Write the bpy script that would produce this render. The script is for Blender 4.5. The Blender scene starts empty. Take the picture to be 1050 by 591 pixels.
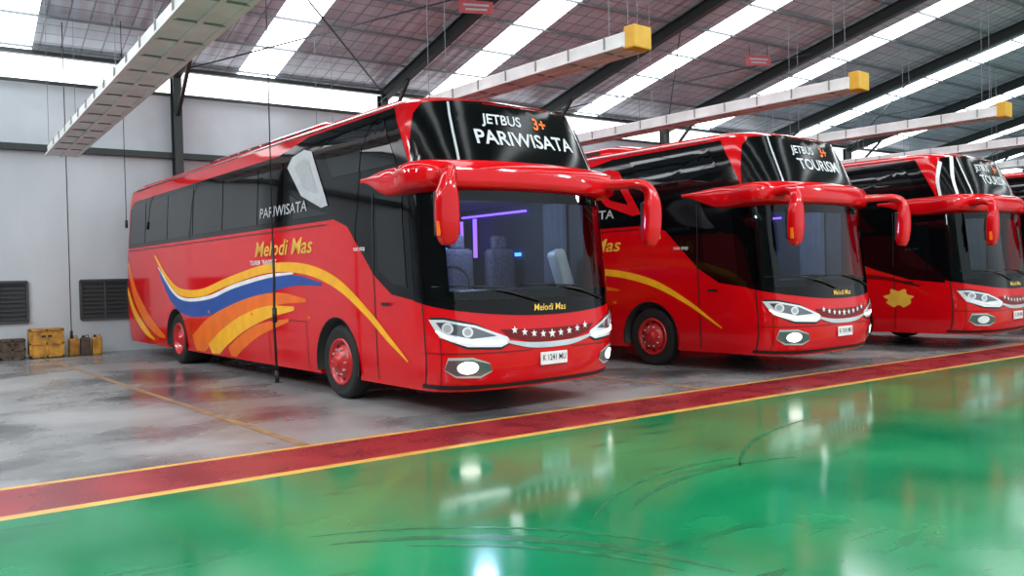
import bpy, bmesh, math
import numpy as np
from mathutils import Vector, Matrix
rad=math.radians
scene=bpy.context.scene
COL=scene.collection
try:
    scene.view_settings.view_transform='Standard'
except Exception: pass

# ---------------------------------------------------------------- materials
def lin(c):
    out=[]
    for v in c[:3]:
        v/=255.0
        out.append(v/12.92 if v<=.04045 else ((v+.055)/1.055)**2.4)
    return tuple(out)+(1.0,)
def mat(name,c,rough=.5,metal=0,coat=0,emit=None,es=0,c2=None,scale=4,stretch=(1,1,1),bump=0,bscale=20,rough2=None,detail=4,lo=.35,hi=.65,spec=None):
    m=bpy.data.materials.new(name); m.use_nodes=True
    nt=m.node_tree; b=nt.nodes['Principled BSDF']
    tc=nt.nodes.new('ShaderNodeTexCoord'); mp=nt.nodes.new('ShaderNodeMapping')
    mp.inputs['Scale'].default_value=stretch
    nt.links.new(tc.outputs['Object'],mp.inputs['Vector'])
    n=nt.nodes.new('ShaderNodeTexNoise'); n.inputs['Scale'].default_value=scale; n.inputs['Detail'].default_value=detail
    nt.links.new(mp.outputs['Vector'],n.inputs['Vector'])
    r=nt.nodes.new('ShaderNodeValToRGB')
    r.color_ramp.elements[0].position=lo; r.color_ramp.elements[1].position=hi
    if c2 is None: c2=tuple(min(255,v*.93) for v in c)
    r.color_ramp.elements[0].color=lin(c2); r.color_ramp.elements[1].color=lin(c)
    nt.links.new(n.outputs['Fac'],r.inputs['Fac']); nt.links.new(r.outputs['Color'],b.inputs['Base Color'])
    b.inputs['Roughness'].default_value=rough; b.inputs['Metallic'].default_value=metal
    b.inputs['Coat Weight'].default_value=coat; b.inputs['Coat Roughness'].default_value=.03
    if spec is not None: b.inputs['Specular IOR Level'].default_value=spec
    if rough2 is not None:
        mr=nt.nodes.new('ShaderNodeMapRange'); mr.inputs[1].default_value=.3; mr.inputs[2].default_value=.7
        mr.inputs[3].default_value=rough; mr.inputs[4].default_value=rough2
        nt.links.new(n.outputs['Fac'],mr.inputs[0]); nt.links.new(mr.outputs[0],b.inputs['Roughness'])
    if emit is not None:
        b.inputs['Emission Color'].default_value=lin(emit); b.inputs['Emission Strength'].default_value=es
    if bump:
        n2=nt.nodes.new('ShaderNodeTexNoise'); n2.inputs['Scale'].default_value=bscale
        nt.links.new(mp.outputs['Vector'],n2.inputs['Vector'])
        bp=nt.nodes.new('ShaderNodeBump'); bp.inputs['Strength'].default_value=bump; bp.inputs['Distance'].default_value=.02
        nt.links.new(n2.outputs['Fac'],bp.inputs['Height']); nt.links.new(bp.outputs['Normal'],b.inputs['Normal'])
    return m

M_RED=mat('lacquer_red',(212,8,20),.08,c2=(206,7,18),spec=.5)
M_REDD=mat('lacquer_red_deep',(118,6,14),.3,spec=.4)
M_BLK=mat('black_gloss_panel',(7,7,9),.06,spec=.3)
M_GLS=mat('side_glass_dark',(9,12,14),.03,spec=.5)
M_UGL=mat('upper_glass_dark',(8,9,11),.14,spec=.18)
M_TRIM=mat('black_trim',(14,14,15),.5)
M_RUB=mat('tyre_rubber',(24,24,25),.75,bump=.3)
M_RIM=mat('rim_red',(196,20,26),.35,coat=.3)
M_SIL=mat('silver_trim',(215,220,225),.25,metal=.4)
M_WHT=mat('white_decal',(240,240,240),.4)
M_SCR=mat('screen_lettering_white',(206,210,214),.5)
M_GREYT=mat('grey_decal',(170,175,180),.4)
M_CURT=mat('curtain_fabric',(96,102,114),.9)
M_GOLD=mat('gold_decal',(240,190,70),.35)
M_YEL=mat('yellow_decal',(255,185,30),.3,spec=.35)
M_ORG=mat('orange_decal',(245,112,18),.3,spec=.35)
M_BLU=mat('blue_decal',(30,78,160),.3,spec=.35)
M_LENS=mat('lamp_lens',(215,222,228),.08,metal=.3,coat=1,emit=(255,255,255),es=.2)
M_INNER=mat('lamp_inner',(112,118,124),.15,metal=.6,coat=1)
M_LED=mat('lamp_led',(255,255,255),.2,emit=(255,248,235),es=3.0)
M_DRK=mat('cabin_dark',(52,58,66),.7)
M_SEAT=mat('seat_fabric',(88,86,104),.85,c2=(62,60,76),scale=30)
M_WRAP=mat('plastic_wrap',(200,206,210),.35,bump=.6,bscale=9)
M_PURP=mat('led_purple',(120,80,255),.3,emit=(110,70,255),es=5)
M_BLUEL=mat('led_blue',(60,120,255),.3,emit=(60,120,255),es=6)

def glass_mat():
    m=bpy.data.materials.new('windshield_glass'); m.use_nodes=True
    nt=m.node_tree; nt.nodes.clear()
    o=nt.nodes.new('ShaderNodeOutputMaterial'); mx=nt.nodes.new('ShaderNodeMixShader')
    t=nt.nodes.new('ShaderNodeBsdfTransparent'); t.inputs[0].default_value=(.58,.68,.70,1)
    g=nt.nodes.new('ShaderNodeBsdfGlossy'); g.inputs['Roughness'].default_value=.02
    f=nt.nodes.new('ShaderNodeFresnel'); f.inputs[0].default_value=1.42
    nt.links.new(f.outputs[0],mx.inputs[0]); nt.links.new(t.outputs[0],mx.inputs[1]); nt.links.new(g.outputs[0],mx.inputs[2])
    nt.links.new(mx.outputs[0],o.inputs[0]); return m
M_WIND=glass_mat()

# ---------------------------------------------------------------- mesh helpers
def obj(name,verts,faces,mt=None,parent=None,smooth=False,mats=None,fm=None):
    me=bpy.data.meshes.new(name); me.from_pydata([tuple(v) for v in verts],[],faces); me.update()
    if mats:
        for x in mats: me.materials.append(x)
        if fm:
            for p,i in zip(me.polygons,fm): p.material_index=i
    elif mt: me.materials.append(mt)
    if smooth:
        for p in me.polygons: p.use_smooth=True
    ob=bpy.data.objects.new(name,me); COL.objects.link(ob)
    if parent: ob.parent=parent
    return ob
def empty(name,loc=(0,0,0),rz=0):
    e=bpy.data.objects.new(name,None); e.location=loc; e.rotation_euler=(0,0,rz); e.empty_display_size=.3
    COL.objects.link(e); return e
def rbox(name,c,s,bev,mt,parent=None,seg=2,rot=None):
    bm=bmesh.new(); bmesh.ops.create_cube(bm,size=1)
    bmesh.ops.scale(bm,vec=s,verts=bm.verts)
    if bev>0: bmesh.ops.bevel(bm,geom=bm.edges[:],offset=bev,segments=seg,affect='EDGES',profile=.5)
    if rot: bmesh.ops.rotate(bm,cent=(0,0,0),matrix=Matrix.Rotation(rot[0],3,rot[1]),verts=bm.verts)
    bmesh.ops.translate(bm,vec=c,verts=bm.verts)
    me=bpy.data.meshes.new(name); bm.to_mesh(me); bm.free(); me.materials.append(mt)
    ob=bpy.data.objects.new(name,me); COL.objects.link(ob)
    if parent: ob.parent=parent
    return ob
def joinboxes(name,items,mt,parent=None):
    vs=[];fs=[]
    for p,q,w,h in items:
        p=Vector(p); q=Vector(q); d=q-p; t=d.normalized()
        up=Vector((0,0,1)) if abs(t.z)<.95 else Vector((0,1,0))
        a=t.cross(up).normalized(); b=a.cross(t).normalized(); k=len(vs)
        for e in (p,q):
            for i,j in ((-1,-1),(1,-1),(1,1),(-1,1)): vs.append(e+a*(i*w/2)+b*(j*h/2))
        for f in [(0,3,2,1),(4,5,6,7),(0,1,5,4),(1,2,6,5),(2,3,7,6),(3,0,4,7)]: fs.append(tuple(k+i for i in f))
    return obj(name,vs,fs,mt,parent)
def tube(name,pts,r,mt,parent=None,n=8):
    vs=[];fs=[]; pts=[Vector(p) for p in pts]
    for i,p in enumerate(pts):
        t=(pts[min(i+1,len(pts)-1)]-pts[max(i-1,0)]).normalized()
        up=Vector((0,0,1)) if abs(t.z)<.9 else Vector((0,1,0))
        a=t.cross(up).normalized(); b=a.cross(t)
        rr=r[i] if isinstance(r,(list,tuple)) else r
        for k in range(n):
            an=2*math.pi*k/n; vs.append(p+a*math.cos(an)*rr+b*math.sin(an)*rr)
    for i in range(len(pts)-1):
        for k in range(n): fs.append((i*n+k,i*n+(k+1)%n,(i+1)*n+(k+1)%n,(i+1)*n+k))
    fs.append(tuple(range(n))[::-1]); fs.append(tuple((len(pts)-1)*n+k for k in range(n)))
    return obj(name,vs,fs,mt,parent,True)
def lathe_x(name,prof,cx,cy,cz,mt,parent,n=40,sgn=1):
    vs=[];fs=[]
    for x,r in prof:
        for k in range(n):
            a=2*math.pi*k/n; vs.append((cx+sgn*x,cy+r*math.cos(a),cz+r*math.sin(a)))
    for i in range(len(prof)-1):
        for k in range(n): fs.append((i*n+k,i*n+(k+1)%n,(i+1)*n+(k+1)%n,(i+1)*n+k))
    return obj(name,vs,fs,mt,parent,True)
def catmull(pts,n=8):
    P=[np.array(p,float) for p in pts]; P=[2*P[0]-P[1]]+P+[2*P[-1]-P[-2]]; out=[]
    for i in range(1,len(P)-2):
        for k in range(n):
            t=k/n
            out.append(.5*((2*P[i])+(-P[i-1]+P[i+1])*t+(2*P[i-1]-5*P[i]+4*P[i+1]-P[i+2])*t*t+(-P[i-1]+3*P[i]-3*P[i+1]+P[i+2])*t**3))
    out.append(P[-2]); return out

# ---------------------------------------------------------------- coach surface
LEN=13.1; HW=1.41; NB=.84; YC=.57; NE=3.2; RR=.35
th=np.linspace(0,math.pi/2,240)
qx=HW*np.sin(th)**(2/NE); qy=YC-NB*np.cos(th)**(2/NE)
ra=np.linspace(0,math.pi/2,12)[1:]
hx=np.concatenate([qx,[HW],HW-RR+RR*np.cos(ra),[0.0]])
hy=np.concatenate([qy,[LEN-RR],LEN-RR+RR*np.sin(ra),[LEN]])
cum=np.concatenate([[0],np.cumsum(np.hypot(np.diff(hx),np.diff(hy)))])
LQ=cum[len(qx)-1]; LT=cum[-1]
ZI=[.30,.5,.9,2.3,3.3,3.5,3.7,3.77,3.82,3.85,3.87,3.88]
II=[.035,.012,0,.0,.04,.055,.085,.14,.24,.42,.7,1.0]
ZR=[.30,.45,.7,1.1,1.35,2.6,2.75,2.95,3.7,3.77,3.82,3.85,3.87,3.88]
RK=[.12,.04,0,.02,.06,.2,.22,.25,.6,.75,.95,1.2,1.5,1.9]
def Mp(g,z):
    a=min(abs(g),LT); x=np.interp(a,cum,hx); y=np.interp(a,cum,hy)
    x*=(1-np.interp(z,ZI,II))
    rk=np.interp(z,ZR,RK)
    y+=rk*min(1,max(0,(2.2-y)/2.2))
    y-=(.25*np.interp(z,[1.2,3.7,3.88],[0,1,3.5]))*min(1,max(0,y-(LEN-1)))
    return Vector((x if g>=0 else -x,y,z))
def M(g,z,off=0.0):
    p=Mp(g,z)
    if off:
        e=.01
        n=(Mp(g+e,z)-Mp(g-e,z)).cross(Mp(g,z+e)-Mp(g,z-e))
        if n.length>1e-9: p=p+n.normalized()*off
    return p
def G(y,side=-1): return side*(LQ+y-YC)

def patch(name,poly,off,mt,parent,grid=.12):
    bm=bmesh.new(); vs=[bm.verts.new((a,b,0)) for a,b in poly]; bm.faces.new(vs)
    bmesh.ops.triangulate(bm,faces=bm.faces[:])
    xs=[p[0] for p in poly]; zs=[p[1] for p in poly]
    for ax,lo,hi in ((0,min(xs),max(xs)),(1,min(zs),max(zs))):
        st=grid if ax==0 else grid*1.2
        if ax==0 and hi-lo>6: st=.5
        k=math.ceil(lo/st)
        while k*st<hi:
            co=[0,0,0]; no=[0,0,0]; co[ax]=k*st; no[ax]=1
            bmesh.ops.bisect_plane(bm,geom=bm.verts[:]+bm.edges[:]+bm.faces[:],plane_co=co,plane_no=no,dist=1e-5)
            k+=1
    for v in bm.verts: v.co=M(v.co.x,v.co.y,off)
    me=bpy.data.meshes.new(name); bm.to_mesh(me); bm.free(); me.materials.append(mt)
    for p in me.polygons: p.use_smooth=True
    ob=bpy.data.objects.new(name,me); COL.objects.link(ob); ob.parent=parent
    return ob
def spatch(name,polyyz,off,mt,parent,sides=(-1,1)):
    for s in sides:
        patch(name,[(G(y,s),z) for y,z in polyyz],off,mt,parent)
def ribbon(name,pts,off,mt,parent,side=None,n=10):
    C=catmull(pts,n); vs=[];fs=[]; NW=3
    for i,c in enumerate(C):
        a=C[max(i-1,0)]; b=C[min(i+1,len(C)-1)]
        t=np.array([b[0]-a[0],b[1]-a[1]]); t/=np.hypot(*t)+1e-9
        nn=np.array([-t[1],t[0]])
        for k in range(NW+1):
            f=(k/NW-.5)*c[2]; gg=c[0]+nn[0]*f; zz=c[1]+nn[1]*f
            vs.append(M(gg if side is None else G(gg,side),max(zz,.33),off))
    for i in range(len(C)-1):
        for k in range(NW):
            q=i*(NW+1)+k; fs.append((q,q+1,q+NW+2,q+NW+1))
    return obj(name,vs,fs,mt,parent,True)
def textp(name,s,size,g,z,off,mt,parent,shear=0,sx=1.0,bold=.012):
    cu=bpy.data.curves.new('t','FONT'); cu.body=s; cu.size=size; cu.align_x='CENTER'; cu.align_y='CENTER'; cu.shear=shear; cu.offset=size*bold
    cu.resolution_u=3
    ob=bpy.data.objects.new('t',cu); COL.objects.link(ob)
    dg=bpy.context.evaluated_depsgraph_get(); dg.update()
    me=bpy.data.meshes.new_from_object(ob.evaluated_get(dg))
    bpy.data.objects.remove(ob)
    for v in me.vertices:
        v.co=M(g+v.co.x*sx,z+v.co.y,off)
    me.materials.clear(); me.materials.append(mt); me.name=name
    o=bpy.data.objects.new(name,me); COL.objects.link(o); o.parent=parent
    return o
def star(name,g,z,r,off,mt,parent):
    P=[]
    for k in range(10):
        a=math.pi/2+k*math.pi/5; q=r if k%2==0 else r*.42
        P.append((g+q*math.cos(a),z+q*math.sin(a)))
    patch(name,P,off,mt,parent)
def disc(g,z,r,n=20,rz=None):
    rz=rz or r
    return [(g+r*math.cos(2*math.pi*k/n),z+rz*math.sin(2*math.pi*k/n)) for k in range(n)]

HG=1.32; HZ0,HZ1=1.42,2.5
WHY=(2.5,9.35)
def body_mesh():
    half=sorted(set([round(v,4) for v in list(np.linspace(0,HG,9))+list(np.linspace(HG,LQ,9))+[G(y,1) for y in np.arange(.9,LEN-RR,.45)]
        +[G(LEN-RR,1)]+list(np.linspace(G(LEN-RR,1)+.09,LT,8))]))
    gs=[-v for v in half[::-1]][:-1]+half
    gs=gs[:-1]
    zr=[.30,.36,.45,.6,.75,.9,1.05,1.2,1.35,HZ0,1.6,1.8,2.0,2.2,2.36,HZ1,2.65,2.8,2.95,3.1,3.25,3.4,3.5,3.6,3.7,3.735,3.77,3.8,3.82,3.836,3.85,3.862,3.87,3.88]
    n=len(gs); vs=[];fs=[]
    for z in zr:
        for g in gs: vs.append(M(g,z))
    for r in range(len(zr)-1):
        for k in range(n):
            fs.append((r*n+k,r*n+(k+1)%n,(r+1)*n+(k+1)%n,(r+1)*n+k))
    fs.append(tuple(range(n))[::-1])
    me=bpy.data.meshes.new('coach_body'); me.from_pydata([tuple(v) for v in vs],[],fs)
    bm=bmesh.new(); bm.from_mesh(me); bmesh.ops.remove_doubles(bm,verts=bm.verts,dist=.0015)
    bmesh.ops.recalc_face_normals(bm,faces=bm.faces); bm.to_mesh(me); bm.free()
    ob=bpy.data.objects.new('tmp',me); COL.objects.link(ob)
    cuts=[]
    for yy in WHY:
        bm=bmesh.new(); bmesh.ops.create_cone(bm,cap_ends=True,segments=48,radius1=.6,radius2=.6,depth=3.4)
        bmesh.ops.rotate(bm,cent=(0,0,0),matrix=Matrix.Rotation(math.pi/2,3,'Y'),verts=bm.verts)
        bmesh.ops.translate(bm,vec=(0,yy,.5),verts=bm.verts)
        m2=bpy.data.meshes.new('c'); bm.to_mesh(m2); bm.free()
        c=bpy.data.objects.new('c',m2); COL.objects.link(c); cuts.append(c)
        md=ob.modifiers.new('b','BOOLEAN'); md.operation='DIFFERENCE'; md.object=c; md.solver='EXACT'
    dg=bpy.context.evaluated_depsgraph_get(); dg.update()
    m3=bpy.data.meshes.new_from_object(ob.evaluated_get(dg))
    for c in cuts: bpy.data.objects.remove(c)
    bpy.data.objects.remove(ob)
    bm=bmesh.new(); bm.from_mesh(m3)
    lim=abs(Mp(HG,1.5).x)
    dl=[f for f in bm.faces if HZ0<f.calc_center_median().z<HZ1 and f.calc_center_median().y<.9 and abs(f.calc_center_median().x)<lim-.01]
    bmesh.ops.delete(bm,geom=dl,context='FACES'); bm.to_mesh(m3); bm.free()
    m3.materials.clear(); m3.materials.append(M_RED)
    for p in m3.polygons: p.use_smooth=True; p.material_index=0
    m3.set_sharp_from_angle(angle=rad(32)); m3.name='coach_body'
    return m3
BODY=body_mesh()

def loft(name,path,rad2,mt,parent,n=20,sub=6,ex=.6):
    P=catmull([tuple(p)+tuple(r) for p,r in zip(path,rad2)],sub)
    vs=[];fs=[]
    for i,c in enumerate(P):
        t=Vector(P[min(i+1,len(P)-1)][:3])-Vector(P[max(i-1,0)][:3]); t.normalize()
        a=t.cross(Vector((0,1,0))); a.normalize(); b=t.cross(a).normalized(); ce=Vector(c[:3])
        for k in range(n):
            an=2*math.pi*k/n; ca,sa=math.cos(an),math.sin(an)
            ca=math.copysign(abs(ca)**ex,ca); sa=math.copysign(abs(sa)**ex,sa)
            vs.append(ce+a*ca*c[3]+b*sa*c[4])
    for i in range(len(P)-1):
        for k in range(n): fs.append((i*n+k,i*n+(k+1)%n,(i+1)*n+(k+1)%n,(i+1)*n+k))
    fs.append(tuple(range(n))[::-1]); fs.append(tuple((len(P)-1)*n+k for k in range(n)))
    return obj(name,vs,fs,mt,parent,True)

def coach(ox,oy,style,toptext,lights_on=True,purple=True):
    root=empty('coach_bus',(ox,oy,0),rad(4.27))
    P=root
    b=bpy.data.objects.new('body',BODY); COL.objects.link(b); b.parent=P
    rbox('chassis',(0,6.3,.5),(1.5,11.6,.5),.05,M_TRIM,P)
    WX=HW-.045
    for yy in WHY:
        for s in (-1,1):
            wid=.28 if yy<5 else .56
            lathe_x('tyre',[(-.02,.30),(0,.42),(.0,.455),(-.03,.49),(-.07,.5),(-wid+.05,.5),(-wid,.46),(-wid,.1)],s*WX,yy,.5,M_RUB,P,sgn=s)
            if yy<5:
                rp=[(-.02,.32),(.005,.31),(.0,.285),(-.05,.265),(-.07,.235),(-.02,.20),(.035,.14),(.04,.09),(.07,.085),(.075,.05),(.075,.0)]
            else:
                rp=[(-.02,.32),(.005,.31),(.0,.285),(-.12,.265),(-.14,.17),(-.04,.13),(-.03,.085),(.0,.08),(.005,.0)]
            lathe_x('rim',rp,s*WX,yy,.5,M_RIM,P,sgn=s)
            vs=[];fs=[]
            for k in range(10):
                a=2*math.pi*k/10; c=Vector((s*(WX-.03),yy+.17*math.cos(a),.5+.17*math.sin(a)))
                q=len(vs)
                for xx in (0,.06):
                    for j in range(6):
                        aa=2*math.pi*j/6; vs.append(c+Vector((s*xx if yy<5 else s*(xx-.08),.016*math.cos(aa),.016*math.sin(aa))))
                for j in range(6): fs.append((q+j,q+(j+1)%6,q+6+(j+1)%6,q+6+j))
                fs.append(tuple(q+6+j for j in range(6)))
            obj('wheel_nuts',vs,fs,M_SIL,P)
            vs=[];fs=[]
            xo=(-.052 if yy<5 else -.118)
            for k in range(10):
                a=2*math.pi*(k+.5)/10; q=len(vs); cy=yy+.246*math.cos(a); cz=.5+.246*math.sin(a)
                for j in range(10):
                    aa=2*math.pi*j/10; vs.append((s*(WX+xo),cy+.027*math.cos(aa),cz+.027*math.sin(aa)))
                fs.append(tuple(range(q,q+10)))
            obj('rim_vents',vs,fs,M_TRIM,P)
            vs=[];fs=[]; n=24
            for k in range(n+1):
                a=-.25+(math.pi+.5)*k/n
                for x,r in ((HW-.001,.615),(HW+.003,.585),(.75,.585)): vs.append((s*x,yy+r*math.cos(a),.5+r*math.sin(a)))
            for k in range(n):
                for j in range(2): fs.append((k*3+j,k*3+j+1,k*3+j+4,k*3+j+3))
            obj('wheel_arch_liner',vs,fs,M_TRIM,P,True)
    # --- side glazing mask
    if style<3:
        mask=[(12.7,2.42),(12.65,3.3),(12.3,3.46),(4.4,3.5),(3.4,3.66),(.62,3.68),(.5,3.3),(.42,2.9),(.4,2.5),(.42,1.34),(1.0,1.42),(1.4,1.65),(1.75,1.98),(2.1,2.3),(2.5,2.42)]
    else:
        mask=[(12.7,1.95),(12.65,3.4),(12.3,3.6),(3.4,3.68),(.62,3.68),(.5,3.3),(.42,2.9),(.4,2.5),(.42,1.28),(1.1,1.35),(1.8,1.55),(2.6,1.85),(4.0,1.95)]
    spatch('side_window_band',mask,.006,M_BLK,P)
    ys=[12.5,11.3,9.75,8.2,6.65,5.1,4.15]
    for i in range(len(ys)-1):
        a,c=ys[i]-.03,ys[i+1]+.03
        spatch('side_window_pane',[(a,2.5),(a,3.38),(c,3.38),(c,2.5)],.012,M_GLS,P)
    spatch('side_window_pane',[(2.55,2.98),(2.95,3.55),(.95,3.57),(.72,2.98)],.012,M_GLS,P)
    spatch('side_window_pane',[(3.75,2.5),(3.95,2.9),(3.3,2.65),(2.6,2.5)],.012,M_GLS,P)
    spatch('door_glass',[(1.28,1.72),(1.28,2.62),(.62,2.62),(.62,1.5),(.95,1.55)],.012,M_GLS,P)
    for s in (-1,1):
        ribbon('door_handle',[(1.22,1.3,.035),(1.02,1.3,.035)],.03,M_TRIM,P,side=s,n=4)
        ribbon('door_gap',[(1.42,1.62,.02),(1.38,2.2,.02),(1.38,2.68,.02)],.014,M_TRIM,P,side=s,n=4)
        ribbon('bumper_seam',[(.1,.36,.012),(.1,.9,.012)],.003,M_REDD,P,side=s,n=6)
        ribbon('roof_gutter',[(.9,3.715,.025),(4,3.715,.025),(8,3.715,.025),(12.4,3.70,.025)],.012,M_REDD,P,side=s,n=12)
        for y0 in (3.3,5.4,7.4,11.0): patch('side_marker_lamp',disc(G(y0,s),1.08,.045,12,.025),.012,M_ORG,P)
    for y0,z0,z1 in ((.33,.36,1.3),(1.42,.36,1.62)):
        for s in (-1,1): ribbon('door_gap',[(y0,z0,.022),(y0,z1,.022)],.004,M_TRIM,P,side=s,n=6)
    for y0 in (3.4,4.75,6.1,7.4,8.5,10.4,11.6):
        for s in (-1,1): ribbon('hatch_gap',[(y0,.36,.014),(y0,1.02,.014)],.003,M_REDD,P,side=s,n=4)
    for s in (-1,1):
        ribbon('hatch_gap',[(3.4,1.02,.014),(5.9,1.02,.014),(8.5,1.02,.014)],.003,M_REDD,P,side=s,n=4)
        ribbon('sill_strip',[(12.7,2.36,.02),(8,2.36,.02),(2.7,2.36,.02)],.008,M_REDD,P,side=s,n=12)
    sw=M_SIL if style==1 else (M_RED if style==2 else M_BLK)
    spatch('pillar_swoosh',[(4.0,3.28),(3.85,3.42),(3.45,3.48),(3.2,3.42),(2.72,2.72),(2.66,2.62),(2.85,2.6),(3.5,2.82)],.018,sw,P)
    spatch('pillar_swoosh_inset',[(3.75,3.25),(3.5,3.34),(3.3,3.3),(2.95,2.8),(3.4,2.92)],.022,M_GREYT if style==1 else M_BLK,P)
    # --- livery
    for s in (-1,1):
        if style==1:
            ribbon('livery_wave',[(10.3,1.82,.1),(9.5,1.32,.22),(8.6,1.12,.28),(7.4,1.17,.3),(6.2,1.35,.3),(4.8,1.54,.25),(3.8,1.61,.16),(2.9,1.55,.04)],.004,M_BLU,P,side=s)
            ribbon('livery_wave',[(10.4,1.95,.03),(9.5,1.46,.06),(8.7,1.29,.06),(7.4,1.34,.07),(6.2,1.53,.07),(4.8,1.68,.06),(3.8,1.72,.03)],.006,M_WHT,P,side=s)
            ribbon('livery_wave',[(10.6,2.2,.05),(9.8,1.7,.12),(9.0,1.44,.14),(7.8,1.42,.14),(6.4,1.62,.14),(4.8,1.8,.14),(3.5,1.78,.15),(2.5,1.58,.15),(1.7,1.22,.11),(1.1,.86,.08),(.7,.62,.02)],.008,M_YEL,P,side=s)
            ribbon('livery_wave',[(8.3,.38,.5),(7.4,.74,.46),(6.4,1.02,.36),(5.3,1.24,.26),(4.3,1.34,.18),(3.4,1.32,.05)],.005,M_ORG,P,side=s)
            ribbon('livery_wave',[(7.45,.34,.34),(6.7,.64,.32),(5.8,.92,.27),(4.8,1.12,.2),(3.8,1.2,.06)],.008,M_YEL,P,side=s)
            ribbon('livery_wave',[(6.5,.36,.26),(5.9,.6,.24),(5.1,.84,.18),(4.0,1.02,.05)],.007,M_ORG,P,side=s)
            ribbon('livery_wave',[(12.7,2.1,.12),(12.2,1.4,.3),(11.4,.9,.3),(10.6,.6,.2),(10.1,.5,.05)],.005,M_ORG,P,side=s)
            ribbon('livery_wave',[(12.8,1.5,.12),(12.3,1.0,.2),(11.5,.6,.18),(10.9,.42,.05)],.007,M_YEL,P,side=s)
        elif style==2:
            ribbon('livery_wave',[(8.6,1.3,.1),(7.4,1.3,.14),(6.0,1.5,.16),(4.8,1.62,.14),(3.5,1.62,.12),(2.5,1.45,.12),(1.7,1.12,.08),(1.0,.7,.02)],.006,M_YEL,P,side=s)
            ribbon('livery_wave',[(7.8,.5,.4),(6.4,1.0,.34),(5.0,1.28,.24),(4.0,1.36,.14),(3.2,1.3,.03)],.005,M_ORG,P,side=s)
        else:
            patch('livery_emblem',[(G(1.35,s)+.26*math.cos(a)*(1+.2*math.sin(7*a)),.98+.17*math.sin(a)*(1+.2*math.cos(6*a))) for a in np.linspace(0,2*math.pi,60)[:-1]],.006,M_GOLD,P)
            ribbon('livery_wave',[(3.6,.5,.1),(2.9,1.35,.12),(1.8,1.4,.08),(.9,1.22,.04)],.005,M_REDD,P,side=s)
        if style<3:
            textp('side_lettering','Melodi Mas',.33,G(4.2,s),2.1,.009,M_GOLD,P,shear=.3,sx=1.35)
            textp('side_lettering_small','TOURISM  TRANSPORT',.1,G(4.9,s),1.9,.009,M_WHT,P)
            textp('window_lettering','PARIWISATA',.22,G(4.15,s),2.66,.02,M_GREYT,P,sx=1.35)
            textp('door_lettering','non stop',.09,G(1.75,s),2.0,.02,M_WHT,P)
    # --- front lower glazing
    gq=LQ-.1
    def fz(g): return 1.14+.2*(abs(g)/gq)**2
    gg=list(np.linspace(-gq,gq,25))
    low=[(g,fz(g)) for g in gg]
    patch('cowl_panel',low+[(gq,HZ0+.02),(-gq,HZ0+.02)],.006,M_BLK,P)
    patch('windshield_header',[(-gq,HZ1-.02),(gq,HZ1-.02),(gq,2.9),(-gq,2.9)],.006,M_BLK,P)
    for s in (-1,1):
        patch('windshield_border',[(s*(HG-.02),HZ0),(s*gq,HZ0),(s*gq,HZ1),(s*(HG-.02),HZ1)],.006,M_BLK,P)
    patch('windshield',[(-1.66,HZ0-.08),(1.66,HZ0-.08),(1.62,2.72),(-1.62,2.72)],.014,M_WIND,P)
    # --- upper windshield
    up=[(-1.76,2.93),(1.76,2.93),(1.68,3.2),(1.52,3.55),(1.36,3.68),(.6,3.715),(0,3.72),(-.6,3.715),(-1.36,3.68),(-1.52,3.55),(-1.68,3.2)]
    patch('upper_windshield',up,.01,M_UGL,P,grid=.09)
    for s in (-1,1):
        ribbon('upper_screen_trim',[(s*1.08,2.93,.03),(s*1.06,3.25,.03),(s*1.04,3.68,.03)],.016,M_SIL,P)
        if style==3:
            ribbon('upper_screen_trim',[(s*1.7,2.93,.06),(s*1.62,3.25,.07),(s*1.42,3.6,.08)],.018,M_WHT,P)
            ribbon('upper_screen_trim',[(s*1.38,2.93,.05),(s*1.32,3.25,.06),(s*1.15,3.7,.07)],.018,M_WHT,P)
    textp('screen_lettering','JETBUS',.18,-.32,3.48,.018,M_SCR,P,shear=.15,sx=1.1,bold=.02)
    textp('screen_lettering_accent','3+',.22,.30,3.48,.018,M_ORG,P,shear=.15,bold=.03)
    textp('screen_lettering_large',toptext,.25,.0,3.24,.018,M_SCR,P,sx=1.12,bold=.02)
    # --- brow
    vs=[];fs=[]; ymax=1.72; gs=np.linspace(G(ymax,-1),G(ymax,1),91)
    for g in gs:
        a=abs(g)/abs(G(ymax,1)); e=min(1,(1-a)/.3); e=e*e*(3-2*e)
        pr=.012+e*(.12+.16*math.exp(-((abs(g)-1.5)/.28)**2)); zc=2.755+.10*(1-e); hh=.025+.13*e
        rise=.02*math.cos(min(1,abs(g)/1.5)*math.pi/2)
        for o,dz in ((-.02,1.12),(pr*.62,1.05),(pr*.92,.8),(pr,.35),(pr*.96,-.45),(pr*.86,-.85),(pr*.6,-1.03),(-.01,-1.1)):
            vs.append(M(g,zc+dz*hh+rise,o))
    m=8
    for i in range(len(gs)-1):
        for k in range(m-1): fs.append((i*m+k,i*m+k+1,(i+1)*m+k+1,(i+1)*m+k))
    obj('brow_canopy',vs,fs,M_RED,P,True)
    # --- mirrors
    for s in (-1,1):
        path=[(s*1.20,.10,2.76),(s*1.36,-.14,2.765),(s*1.48,-.32,2.76),(s*1.565,-.43,2.70),(s*1.60,-.47,2.58),(s*1.61,-.47,2.45),(s*1.605,-.46,2.2),(s*1.59,-.44,2.03),(s*1.58,-.43,1.96)]
        r2=[(.07,.12),(.06,.10),(.055,.085),(.06,.07),(.09,.07),(.125,.08),(.13,.085),(.11,.075),(.07,.05)]
        loft('mirror_housing',path,r2,M_RED,P,ex=.55)
        vs=[(s*1.605+.1*math.cos(a),-.352,2.28+.22*math.sin(a)) for a in np.linspace(0,2*math.pi,25)[:-1]]
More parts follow.
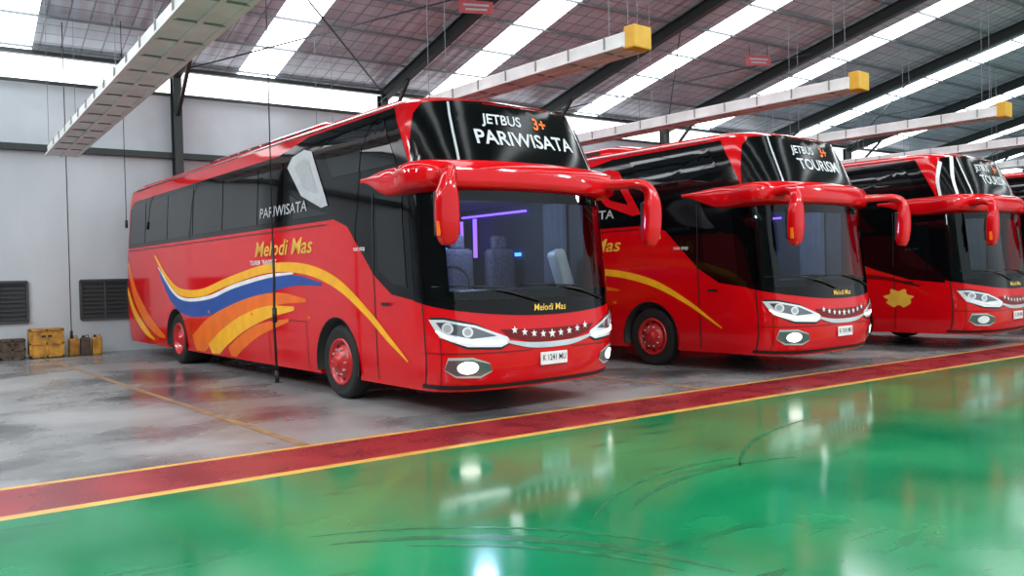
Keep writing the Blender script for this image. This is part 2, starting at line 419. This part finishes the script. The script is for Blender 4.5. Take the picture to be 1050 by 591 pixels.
        obj('mirror_glass',vs,[tuple(range(24))],M_GLS,P)
        rbox('mirror_bezel',(s*1.605,-.38,2.28),(.22,.05,.48),.02,M_TRIM,P)
        rbox('mirror_indicator',(s*1.725,-.47,2.12),(.025,.05,.16),.010,M_ORG,P)
    # --- lamps
    for s in (-1,1):
        hl=[(-1.60,1.13),(-1.4,1.13),(-1.05,1.06),(-.66,.91),(-.62,.85),(-.75,.80),(-1.15,.82),(-1.46,.93)]
        mir=lambda L:[((-a if s>0 else a),z) for a,z in L]
        patch('headlight_bezel',mir([(a,(z-.96)*1.18+.96) for a,z in hl]),.006,M_TRIM,P)
        patch('headlight',mir(hl),.014,M_LENS,P)
        patch('headlight_inner',mir([(-1.5,1.1),(-1.38,1.1),(-1.05,1.03),(-.8,.93),(-1.1,.91),(-1.4,.98)]),.018,M_INNER,P)
        led=M_LED if lights_on else M_WHT
        ribbon('headlight_drl',[(s*1.5,1.0,.02),(s*1.3,.91,.03),(s*.9,.86,.03),(s*.68,.855,.015)],.022,led,P)
        for gx,zz,rr in ((1.36,1.03,.058),(1.14,.985,.052)):
            patch('headlight_reflector',disc(s*gx,zz,rr*1.15),.022,M_LENS,P)
            patch('headlight_lamp',disc(s*gx,zz,rr*.75),.026,M_GREYT,P)
        fh=[(-1.38,.70),(-1.1,.70),(-.9,.63),(-.86,.53),(-1.0,.46),(-1.28,.47),(-1.42,.56)]
        patch('fog_lamp_housing',mir(fh),.008,M_SIL,P)
        patch('fog_lamp_recess',mir([(a*.99-.01,(z-.58)*.76+.58) for a,z in fh]),.012,M_INNER,P)
        patch('fog_lamp',disc(s*1.15,.585,.12,rz=.072),.018,led,P)
        ribbon('bumper_crease',[(s*1.75,.75,.012),(s*1.4,.745,.012),(s*.7,.74,.012),(s*.32,.74,.012)],.004,M_REDD,P)
    ribbon('grille_chrome',[(-.68,.86,.03),(-.35,.80,.06),(0,.785,.065),(.35,.80,.06),(.68,.86,.03)],.016,M_SIL,P)
    patch('grille_panel',[(-.62,.90),(-.35,.84),(0,.825),(.35,.84),(.62,.90),(.74,1.0),(.35,.985),(0,.98),(-.35,.985),(-.74,1.0)],.008,M_REDD,P)
    for k in range(-4,5):
        star('grille_star',k*.14,.912+.0055*k*k*.8,.048 if k else .06,.018,M_WHT,P)
    rbox('number_plate',tuple(M(0.02,.625,.02)),(.42,.02,.15),.006,M_WHT,P)
    o=textp('plate_lettering','K 1241 MU',.1,0.02,.628,.0,M_TRIM,P,sx=.8)
    for v in o.data.vertices: v.co.y=M(0.02,.625,.02).y-.012
    textp('cowl_lettering','Melodi Mas',.11,.0,1.225,.016,M_GOLD,P,shear=.2)
    ribbon('bumper_lip',[(-1.75,.36,.05),(-.9,.35,.05),(0,.35,.05),(.9,.35,.05),(1.75,.36,.05)],.008,M_TRIM,P)
    for gx,gt in ((-.15,-1.05),(.95,.05)):
        tube('wiper_arm',[M(gx,1.3,.03),M((gx+gt)/2,1.42,.05),M(gt,1.5,.03)],.012,M_TRIM,P,6)
        tube('wiper_blade',[M(gt-.45,1.5,.03),M(gt,1.5,.028),M(gt+.4,1.47,.03)],.01,M_TRIM,P,6)
    # rear
    for s in (-1,1):
        patch('rear_window',[(s*(LT-.01),2.4),(s*(LT-1.0),2.4),(s*(LT-.95),3.3),(s*(LT-.01),3.35)],.008,M_GLS,P)
        patch('tail_lamp',[(s*(LT-1.15),1.0),(s*(LT-1.3),1.0),(s*(LT-1.28),1.9),(s*(LT-1.15),1.8)],.01,M_ORG,P)
    # roof AC pod
    vs=[];fs=[]; secs=[(3.0,.05),(3.3,.6),(3.9,1),(8.6,1),(9.2,.6),(9.5,.05)]
    pr=[(-.95,3.70),(-.93,3.9),(-.8,4.0),(-.4,4.04),(0,4.05),(.4,4.04),(.8,4.0),(.93,3.9),(.95,3.70)]
    for y,k in secs:
        for x,z in pr: vs.append((x*(.85+.15*k),y,3.70+(z-3.70)*k))
    for i in range(len(secs)-1):
        for k in range(8): fs.append((i*9+k,i*9+k+1,(i+1)*9+k+1,(i+1)*9+k))
    obj('roof_air_conditioner',vs,fs,M_RED,P,True)
    for s in (-1,1):
        joinboxes('air_conditioner_slats',[((s*.935,4.1+i*.5,3.88),(s*.935,4.45+i*.5,3.88),.03,.09) for i in range(9)],M_TRIM,P)
        joinboxes('roof_rail',[((s*1.13,1.2,3.78),(s*1.13,12.2,3.80),.06,.05)],M_RED,P)
    # cabin
    cx=1.26
    vs=[(-cx,.46,.95),(cx,.46,.95),(cx,3.6,.95),(-cx,3.6,.95),(-cx,.46,2.66),(cx,.46,2.66),(cx,3.6,2.66),(-cx,3.6,2.66)]
    obj('cabin_shell',vs,[(0,1,2,3),(4,7,6,5),(3,2,6,7),(0,3,7,4),(1,5,6,2)],M_DRK,P)
    rbox('dashboard',(0,.5,1.2),(2.0,.42,.5),.1,M_TRIM,P,4)
    for x,mm in ((-.65,M_SEAT),(.0,M_SEAT),(.75,M_SEAT)):
        rbox('cabin_seat_back',(x,1.65,1.62),(.5,.16,.75),.07,mm,P,3)
        rbox('cabin_seat_base',(x,1.4,1.22),(.5,.5,.16),.06,mm,P,3)
        rbox('cabin_headrest',(x,1.67,2.08),(.26,.1,.2),.04,mm,P,3)
    if style==1: rbox('wrapped_console',(.98,.62,1.68),(.22,.2,.55),.06,M_WRAP,P,3,rot=(-.35,'Y'))
    vs=[];fs=[]
    for i in range(24):
        a=2*math.pi*i/24
        for j in range(6):
            c=2*math.pi*j/6; r=.22+.016*math.cos(c)
            vs.append((-.65+r*math.cos(a),.78+.25*r*math.sin(a),1.55+r*math.sin(a)*.86+.016*math.sin(c)))
    for i in range(24):
        for j in range(6): fs.append((i*6+j,i*6+(j+1)%6,((i+1)%24)*6+(j+1)%6,((i+1)%24)*6+j))
    obj('steering_wheel',vs,fs,M_TRIM,P,True)
    for s in (-1,1):
        vs=[];fs=[]
        for i in range(17):
            y=.75+.03*i
            for z in (1.5,2.6): vs.append((s*(cx-.06+.02*math.cos(i*1.6)),y,z))
        for i in range(16): fs.append((2*i,2*i+2,2*i+3,2*i+1))
        obj('cabin_curtain',vs,fs,M_CURT,P,True)
    if purple:
        joinboxes('cabin_led_strip',[((1.1,2.7,1.9),(1.1,2.7,2.5),.04,.05),((.85,2.7,2.1),(.85,2.7,2.45),.03,.04),((1.22,1.6,2.55),(1.22,3.2,2.55),.02,.03)],M_PURP,P)
        joinboxes('cabin_screen',[((1.22,1.75,1.92),(1.22,2.15,1.92),.03,.05),((.2,2.6,2.02),(.5,2.6,2.02),.03,.04)],M_BLUEL,P)
    L=bpy.data.lights.new('cabin_fill_light','POINT'); L.energy=60 if purple else 30; L.color=(.55,.65,1) if purple else (.9,.95,1); L.shadow_soft_size=.15  # added point light that brightens the cabin, not a fitting of the coach
    lo=bpy.data.objects.new('cabin_fill_light',L); lo.location=(.0,1.15,2.45); COL.objects.link(lo); lo.parent=P
    return root

SP=5.66
coach(6.00,8.12,1,'PARIWISATA')
coach(6.01+SP,7.98,2,'TOURISM')
coach(5.83+2*SP,7.86,3,'TOURISM',lights_on=False,purple=False)
coach(5.83+3*SP,7.76,3,'TOURISM',lights_on=False,purple=False)

# ================================================================ HALL
U0,U1=-14.0,78.0; V0,V1=-14.0,21.9
EAVE=7.02; SL=.215
def RZ(v): return EAVE+SL*(V1-v)
M_GRN=mat('floor_epoxy_green',(14,134,84),.09,c2=(8,112,70),scale=.7,rough2=.17,detail=6,bump=.05,bscale=1.3,spec=.5)
nt=M_GRN.node_tree; b=nt.nodes['Principled BSDF']
tc=nt.nodes.new('ShaderNodeTexCoord'); mp=nt.nodes.new('ShaderNodeMapping'); mp.inputs['Rotation'].default_value=(0,0,.9); mp.inputs['Scale'].default_value=(.6,5,1)
sn=nt.nodes.new('ShaderNodeTexNoise'); sn.inputs['Scale'].default_value=1.1; sn.inputs['Detail'].default_value=6; sn.inputs['Distortion'].default_value=1.2
sr=nt.nodes.new('ShaderNodeValToRGB'); sr.color_ramp.elements[0].position=.60; sr.color_ramp.elements[1].position=.74
sr.color_ramp.elements[0].color=(0,0,0,1); sr.color_ramp.elements[1].color=(.6,.6,.6,1)
mx=nt.nodes.new('ShaderNodeMixRGB'); mx.inputs[2].default_value=lin((8,62,42))
old=b.inputs['Base Color'].links[0].from_socket
nt.links.new(tc.outputs['Object'],mp.inputs[0]); nt.links.new(mp.outputs[0],sn.inputs['Vector']); nt.links.new(sn.outputs['Fac'],sr.inputs[0])
nt.links.new(sr.outputs[0],mx.inputs[0]); nt.links.new(old,mx.inputs[1]); nt.links.new(mx.outputs[0],b.inputs['Base Color'])
M_FRED=mat('floor_paint_red',(150,42,48),.22,c2=(120,36,42),scale=2,rough2=.36)
M_FYEL=mat('floor_paint_yellow',(224,178,86),.3,c2=(200,150,74),scale=3)
M_CON=mat('floor_concrete',(148,149,149),.14,c2=(80,82,84),scale=.5,detail=9,rough2=.42,bump=.05,bscale=3,lo=.36,hi=.58)
vv=[V0,6.72,6.84,7.72,7.80,V1]; vs=[];fs=[]
for v in vv: vs+= [(U0,v,0),(U1,v,0)]
for i in range(5): fs.append((2*i,2*i+1,2*i+3,2*i+2))
obj('floor',vs,fs,mats=[M_GRN,M_FYEL,M_FRED,M_CON],fm=[0,1,2,1,3])
M_SCF=mat('tyre_scuff',(10,88,56),.3,c2=(12,118,74),scale=9,detail=6)
r=empty('floor_tyre_scuffs',(0,0,0))
for cx,cy,rr,a0,a1,wd in ((1.2,2.6,2.3,.15,1.25,.10),(1.2,2.6,2.15,.25,1.05,.05),(1.2,2.6,2.5,.4,1.3,.035),(5.2,2.2,2.4,1.2,2.2,.06),(5.2,2.2,2.6,1.4,2.3,.03),(8.0,1.5,4.0,1.6,2.3,.05)):
    vs=[];fs=[]
    for i in range(25):
        a=a0+(a1-a0)*i/24; w=wd*math.sin(math.pi*i/24)**.6+.002
        for q in (rr-w/2,rr+w/2): vs.append((cx+q*math.cos(a),cy+q*math.sin(a),.0015))
    for i in range(24): fs.append((2*i,2*i+1,2*i+3,2*i+2))
    obj('scuff_arc',vs,fs,M_SCF,r)
M_PLN=mat('floor_line_worn',(172,134,84),.4,c2=(120,112,98),scale=6)
bx,by=-math.sin(rad(4.27)),math.cos(rad(4.27))
for k in range(-1,9):
    u=2.92+SP*k; vs=[]
    for t in (0,13.6):
        for w in (-.05,.05): vs.append((u+bx*t+w,7.80+by*t,.003))
    obj('parking_line',vs,[(0,1,3,2)],M_PLN)

M_WALL=mat('wall_plaster',(190,198,203),.8,c2=(170,178,183),scale=.5,stretch=(1,1,.35),detail=8,bump=.1)
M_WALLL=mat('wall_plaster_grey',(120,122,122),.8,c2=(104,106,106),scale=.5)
M_PANEL=mat('wall_sheet_panel',(188,198,204),.6,c2=(176,186,192),scale=1)
M_STEEL=mat('steel_dark_green',(30,42,42),.5)
M_STEEL2=mat('steel_grey',(104,112,118),.5)
M_LOUV=mat('louvre_dark',(58,62,64),.5)
M_SKY=mat('daylit_translucent_sheet',(255,255,255),.5,emit=(245,250,255),es=6.8)
M_CLR=mat('daylit_clerestory',(255,255,255),.5,emit=(250,252,255),es=2.6)
def corr():
    m=bpy.data.materials.new('foil_backed_roof_sheet'); m.use_nodes=True
    nt=m.node_tree; b=nt.nodes['Principled BSDF']
    tc=nt.nodes.new('ShaderNodeTexCoord')
    br=nt.nodes.new('ShaderNodeTexBrick'); br.offset=0; br.inputs['Scale'].default_value=1
    br.inputs['Brick Width'].default_value=.42; br.inputs['Row Height'].default_value=.42; br.inputs['Mortar Size'].default_value=.02; br.inputs['Mortar Smooth'].default_value=.3
    br.inputs['Color1'].default_value=lin((182,196,206)); br.inputs['Color2'].default_value=lin((166,180,190)); br.inputs['Mortar'].default_value=lin((118,130,140))
    nt.links.new(tc.outputs['Object'],br.inputs['Vector']); nt.links.new(br.outputs['Color'],b.inputs['Base Color'])
    w=nt.nodes.new('ShaderNodeTexWave'); w.inputs['Scale'].default_value=1.0
    w.wave_type='BANDS'; w.bands_direction='X'
    bp=nt.nodes.new('ShaderNodeBump'); bp.inputs['Strength'].default_value=.5; bp.inputs['Distance'].default_value=.05
    nt.links.new(tc.outputs['Object'],w.inputs['Vector']); nt.links.new(w.outputs['Fac'],bp.inputs['Height']); nt.links.new(bp.outputs['Normal'],b.inputs['Normal'])
    b.inputs['Roughness'].default_value=.5; b.inputs['Metallic'].default_value=.1
    return m
M_ROOF=corr()

WI=[(0.55,1.72),(2.8,3.85)]; WZ=(.8,1.72)
us=[U0,WI[0][0],WI[0][1],WI[1][0],WI[1][1],U1]
vs=[];fs=[]
def quad(u0,u1,z0,z1,v=V1):
    k=len(vs); vs.extend([(u0,v,z0),(u1,v,z0),(u1,v,z1),(u0,v,z1)]); fs.append((k,k+1,k+2,k+3))
quad(U0,U1,0,WZ[0]); quad(U0,U1,WZ[1],4.7)
quad(us[0],us[1],*WZ); quad(us[2],us[3],*WZ); quad(us[4],us[5],*WZ)
obj('wall_back',vs,fs,M_WALL)
vs=[];fs=[]; quad(U0,U1,4.7,6.3); obj('wall_back_upper',vs,fs,M_PANEL)
vs=[];fs=[]; quad(U0,U1,6.3,EAVE); obj('window_clerestory',vs,fs,M_CLR)
for i,(a,c) in enumerate(WI):
    r=empty('window_%d'%(i+1),(0,0,0))
    vs=[];fs=[]; quad(a,c,WZ[0],WZ[1],V1+.12); obj('dark_pane',vs,fs,M_LOUV,r)
    it=[((a,V1-.02,WZ[0]),(c,V1-.02,WZ[0]),.08,.05),((a,V1-.02,WZ[1]),(c,V1-.02,WZ[1]),.08,.05),((a,V1-.02,WZ[0]),(a,V1-.02,WZ[1]),.05,.08),((c,V1-.02,WZ[0]),(c,V1-.02,WZ[1]),.05,.08),(((a+c)/2,V1-.02,WZ[0]),((a+c)/2,V1-.02,WZ[1]),.04,.06)]
    it+=[((a,V1+.02,WZ[0]+.1*k+.06),(c,V1+.02,WZ[0]+.1*k+.06),.05,.02) for k in range(9)]
    joinboxes('frame_and_louvres',it,M_LOUV,r)
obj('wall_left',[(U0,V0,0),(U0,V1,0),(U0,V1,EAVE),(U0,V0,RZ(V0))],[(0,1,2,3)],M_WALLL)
obj('wall_right',[(U1,V0,0),(U1,V1,0),(U1,V1,EAVE),(U1,V0,RZ(V0))],[(0,3,2,1)],M_WALL)

cs=[7.1+5.65*k for k in range(-3,13)]; sw=.5
vs=[];fs=[];sv=[];sf=[]; prev=U0
for c in cs:
    for (A,B,vl,fl) in ((prev,c-sw,vs,fs),(c-sw,c+sw,sv,sf)):
        k=len(vl); vl.extend([(A,V0,RZ(V0)),(B,V0,RZ(V0)),(B,V1,EAVE),(A,V1,EAVE)]); fl.append((k,k+1,k+2,k+3))
    prev=c+sw
k=len(vs); vs.extend([(prev,V0,RZ(V0)),(U1,V0,RZ(V0)),(U1,V1,EAVE),(prev,V1,EAVE)]); fs.append((k,k+1,k+2,k+3))
obj('ceiling',vs,fs,M_ROOF)
obj('window_skylight_strips',sv,sf,M_SKY)
it=[]
v=V1-.3
while v>V0:
    it.append(((U0,v,RZ(v)-.05),(U1,v,RZ(v)-.05),.04,.05)); v-=1.45
joinboxes('trim_roof_purlins',it,M_STEEL2)
for k in range(-3,13):
    u=5.03+5.65*k; r=empty('steel_portal_frame',(u,0,0)); va=V1-.25
    it=[((0,va-.15,0),(0,va-.15,EAVE-.15),.20,.02),((0,va+.15,0),(0,va+.15,EAVE-.15),.20,.02),((0,va,0),(0,va,EAVE-.15),.02,.3)]
    joinboxes('column',it,M_STEEL,r)
    z0=RZ(va)-.12; z1=RZ(V0)-.12
    it=[((0,va,z0),(0,V0,z1),.18,.025),((0,va,z0-.30),(0,V0,z1-.30),.18,.025),((0,va,z0-.15),(0,V0,z1-.15),.02,.30)]
    joinboxes('rafter',it,M_STEEL,r)
    joinboxes('knee_brace',[((0,va-.15,z0-1.2),(0,va-1.6,RZ(va-1.6)-.44),.08,.08)],M_STEEL,r)
joinboxes('trim_wall_girders',[((U0,V1-.12,4.78),(U1,V1-.12,4.78),.18,.14),((U0,V1-.1,6.95),(U1,V1-.1,6.95),.14,.10),((U0,V1-.1,6.3),(U1,V1-.1,6.3),.1,.06)],M_STEEL)
it=[]
for k in range(-2,12,2):
    u=5.03+5.65*k
    it+= [((u,V1-.4,EAVE-.2),(u+5.65,V1-6.5,RZ(V1-6.5)-.3),.03,.03),((u+5.65,V1-.4,EAVE-.2),(u,V1-6.5,RZ(V1-6.5)-.3),.03,.03)]
joinboxes('trim_roof_bracing',it,M_STEEL)

M_CH=mat('painted_channel',(226,228,228),.45,c2=(206,210,210),scale=2)
M_CHR=mat('channel_joint',(140,142,142),.5)
M_CY=mat('yellow_end_block',(222,168,40),.5)
def channel(u,vn,vf,z,h=.22,w=.42):
    r=empty('overhead_service_channel',(u,vn,z),rad(4.27) if vn>8 else rad(.5))
    L=vf-vn
    rbox('channel_body',(0,L/2,0),(w,L,h),.02,M_CH,r)
    joinboxes('flanges',[((-w/2-.02,0,-h/2),(-w/2-.02,L,-h/2),.07,.03),((w/2+.02,0,-h/2),(w/2+.02,L,-h/2),.07,.03),((0,0,-h/2-.01),(0,L,-h/2-.01),.05,.03)],M_CH,r)
    n=int(L/.8)
    joinboxes('joint_ribs',[((-w/2-.015,.4+i*.8,-h/2-.01),(w/2+.015,.4+i*.8,-h/2-.01),.02,.02) for i in range(n)]+[((-w/2-.012,.4+i*.8,-h/2),(-w/2-.012,.4+i*.8,h/2),.02,.02) for i in range(n)],M_CHR,r)
    rbox('end_block',(0,-.08,.02),(.38,.22,.34),.02,M_CY,r)
    it=[]
    for t in (.3,L*.5,L-.3):
        for s in (-1,1): it.append(((s*w/2,t,h/2),(s*w/2,t,RZ(vn+t)-z-.02),.010,.010))
    joinboxes('hanger_rods',it,M_STEEL2,r)
channel(2.36,4.5,19.6,4.42,h=.2,w=.5)
for k in range(5): channel(8.68+SP*k,9.15,19.6,5.08)

def hose(u,v,ztop,zb,thin=.008):
    r=empty('hanging_air_hose',(u,v,0))
    tube('cord',[(0,0,ztop),(0.0,0,2.2)],thin,M_TRIM,r,6)
    tube('hose',[(0,0,2.2),(.01,.01,1.6),(-.01,0,1.0),(.01,0,zb+.15)],.018,M_TRIM,r,8)
    tube('coupling',[(.01,0,zb+.16),(.01,0,zb)],.03,M_TRIM,r,8)
    tube('coupling_mid',[(0,0,1.25),(0,0,1.05)],.032,M_TRIM,r,8)
hose(3.74,11.0,RZ(11)-.1,.24)
r=empty('hanging_cable',(2.4,20.3,0)); tube('cord',[(0,0,RZ(20.3)-.05),(0,0,.6)],.010,M_TRIM,r,6); tube('plug',[(0,0,.62),(0,0,.45)],.03,M_TRIM,r,8)
r=empty('hanging_cable',(3.5,19.9,0)); tube('cord',[(0,0,RZ(19.9)-.05),(0,0,3.0)],.008,M_TRIM,r,6); tube('plug',[(0,0,3.02),(0,0,2.85)],.03,M_TRIM,r,8)

M_SGN=mat('sign_red',(176,74,80),.5)
for u,v,z in ((10.3,16,7.75),(20.2,16,7.8)):
    r=empty('hanging_sign',(u,v,z),rad(-20))
    rbox('board',(0,0,0),(.8,.03,.3),.01,M_SGN,r)
    rbox('legend',(0,-.02,0.04),(.6,.01,.05),.0,M_GREYT,r); rbox('legend_2',(0,-.02,-.06),(.5,.01,.04),.0,M_GREYT,r)
    joinboxes('rods',[((-.3,0,.15),(-.3,0,RZ(v)-z-.02),.015,.015),((.3,0,.15),(.3,0,RZ(v)-z-.02),.015,.015)],M_STEEL,r)

M_CR=mat('crate_yellow',(200,146,44),.5,c2=(140,98,36),scale=6)
M_CD=mat('crate_brown',(92,74,56),.7,c2=(64,54,46),scale=8)
def crate(name,u,v,w,d,h,m):
    r=empty(name,(u,v,0))
    rbox('box',(0,0,h/2+.03),(w,d,h-.06),.02,m,r)
    it=[((-w/2,-d/2-.01,z),(w/2,-d/2-.01,z),.03,.04) for z in (.05,h*.5,h-.03)]+[((x,-d/2-.01,.03),(x,-d/2-.01,h),.04,.03) for x in (-w/2+.02,0,w/2-.02)]
    joinboxes('battens',it,m,r)
    joinboxes('handle_slot',[((-.1,-d/2-.006,h*.75),(.1,-d/2-.006,h*.75),.02,.04)],M_TRIM,r)
    joinboxes('skids',[((-w/2+.05,-d/2,.02),(-w/2+.05,d/2,.02),.06,.04),((w/2-.05,-d/2,.02),(w/2-.05,d/2,.02),.06,.04)],M_TRIM,r)
crate('yellow_tool_crate',2.0,21.3,.68,.5,.66,M_CR)
crate('wooden_crate',1.34,21.3,.5,.45,.46,M_CD)
r=empty('oil_canisters',(2.80,21.35,0))
for i,x in enumerate((-.24,0,.24)):
    m=M_CR if i!=1 else M_CD
    rbox('canister',(x,0,.2),(.2,.26,.4),.03,m,r,3)
    tube('canister_cap',[(x-.04,0,.4),(x-.04,0,.45)],.03,M_TRIM,r)
    tube('canister_handle',[(x+.0,-.0,.4),(x+.02,0,.45),(x+.07,0,.45),(x+.08,0,.4)],.012,m,r)

# ================================================================ light
M_FILL=mat('fill_lamp_housing',(210,212,214),.4)
def fill_lamp(u,v,z,e,rot):  # added area light with an invented housing, there only to brighten the coaches
    r=empty('added_fill_lamp',(u,v,z)); r.rotation_euler=rot
    rbox('housing',(0,0,.07),(2.0,.5,.1),.02,M_FILL,r)
    joinboxes('rods',[((-.8,0,.12),(-.8,0,.5),.02,.02),((.8,0,.12),(.8,0,.5),.02,.02)],M_STEEL,r)
    L=bpy.data.lights.new('fill_light','AREA'); L.shape='RECTANGLE'; L.size=1.9; L.size_y=.42; L.energy=e; L.color=(.98,.99,1)
    o=bpy.data.objects.new('fill_light',L); COL.objects.link(o); o.parent=r
for u in (0,6,12,18,25): fill_lamp(u,-.5,7.6,300,(rad(32),0,0))  # added fill row out of view, lifts the coach fronts
for v in (6,12,17): fill_lamp(-4.5,v,6.3,260,(0,rad(-38),0))  # added fill row out of view, lifts the coach's left side

w=bpy.data.worlds.new('world'); scene.world=w; w.use_nodes=True
nt=w.node_tree; bg=nt.nodes['Background']
sky=nt.nodes.new('ShaderNodeTexSky'); sky.sky_type='HOSEK_WILKIE'; sky.turbidity=8; sky.sun_direction=(-.3,-.6,.7)
mx=nt.nodes.new('ShaderNodeMixRGB'); mx.inputs[0].default_value=.85; mx.inputs[2].default_value=(.86,.94,1,1)
nt.links.new(sky.outputs[0],mx.inputs[1]); nt.links.new(mx.outputs[0],bg.inputs['Color'])
bg.inputs['Strength'].default_value=1.1

# ================================================================ camera
f=850.0
cam=bpy.data.cameras.new('camera'); cam.sensor_width=36; cam.lens=f/1050*36; cam.clip_end=300
co=bpy.data.objects.new('camera',cam); COL.objects.link(co); scene.camera=co
yaw=rad(34.8); pt=rad(.91); ro=rad(1.32)
F=Vector((math.sin(yaw),math.cos(yaw),0)); R=Vector((math.cos(yaw),-math.sin(yaw),0)); U=Vector((0,0,1))
Fp=F*math.cos(pt)-U*math.sin(pt); Up=U*math.cos(pt)+F*math.sin(pt)
R2=R*math.cos(ro)-Up*math.sin(ro); U2=Up*math.cos(ro)+R*math.sin(ro)
m=Matrix((R2,U2,-Fp)).transposed().to_4x4(); m.translation=Vector((0,0,1.62)); co.matrix_world=m
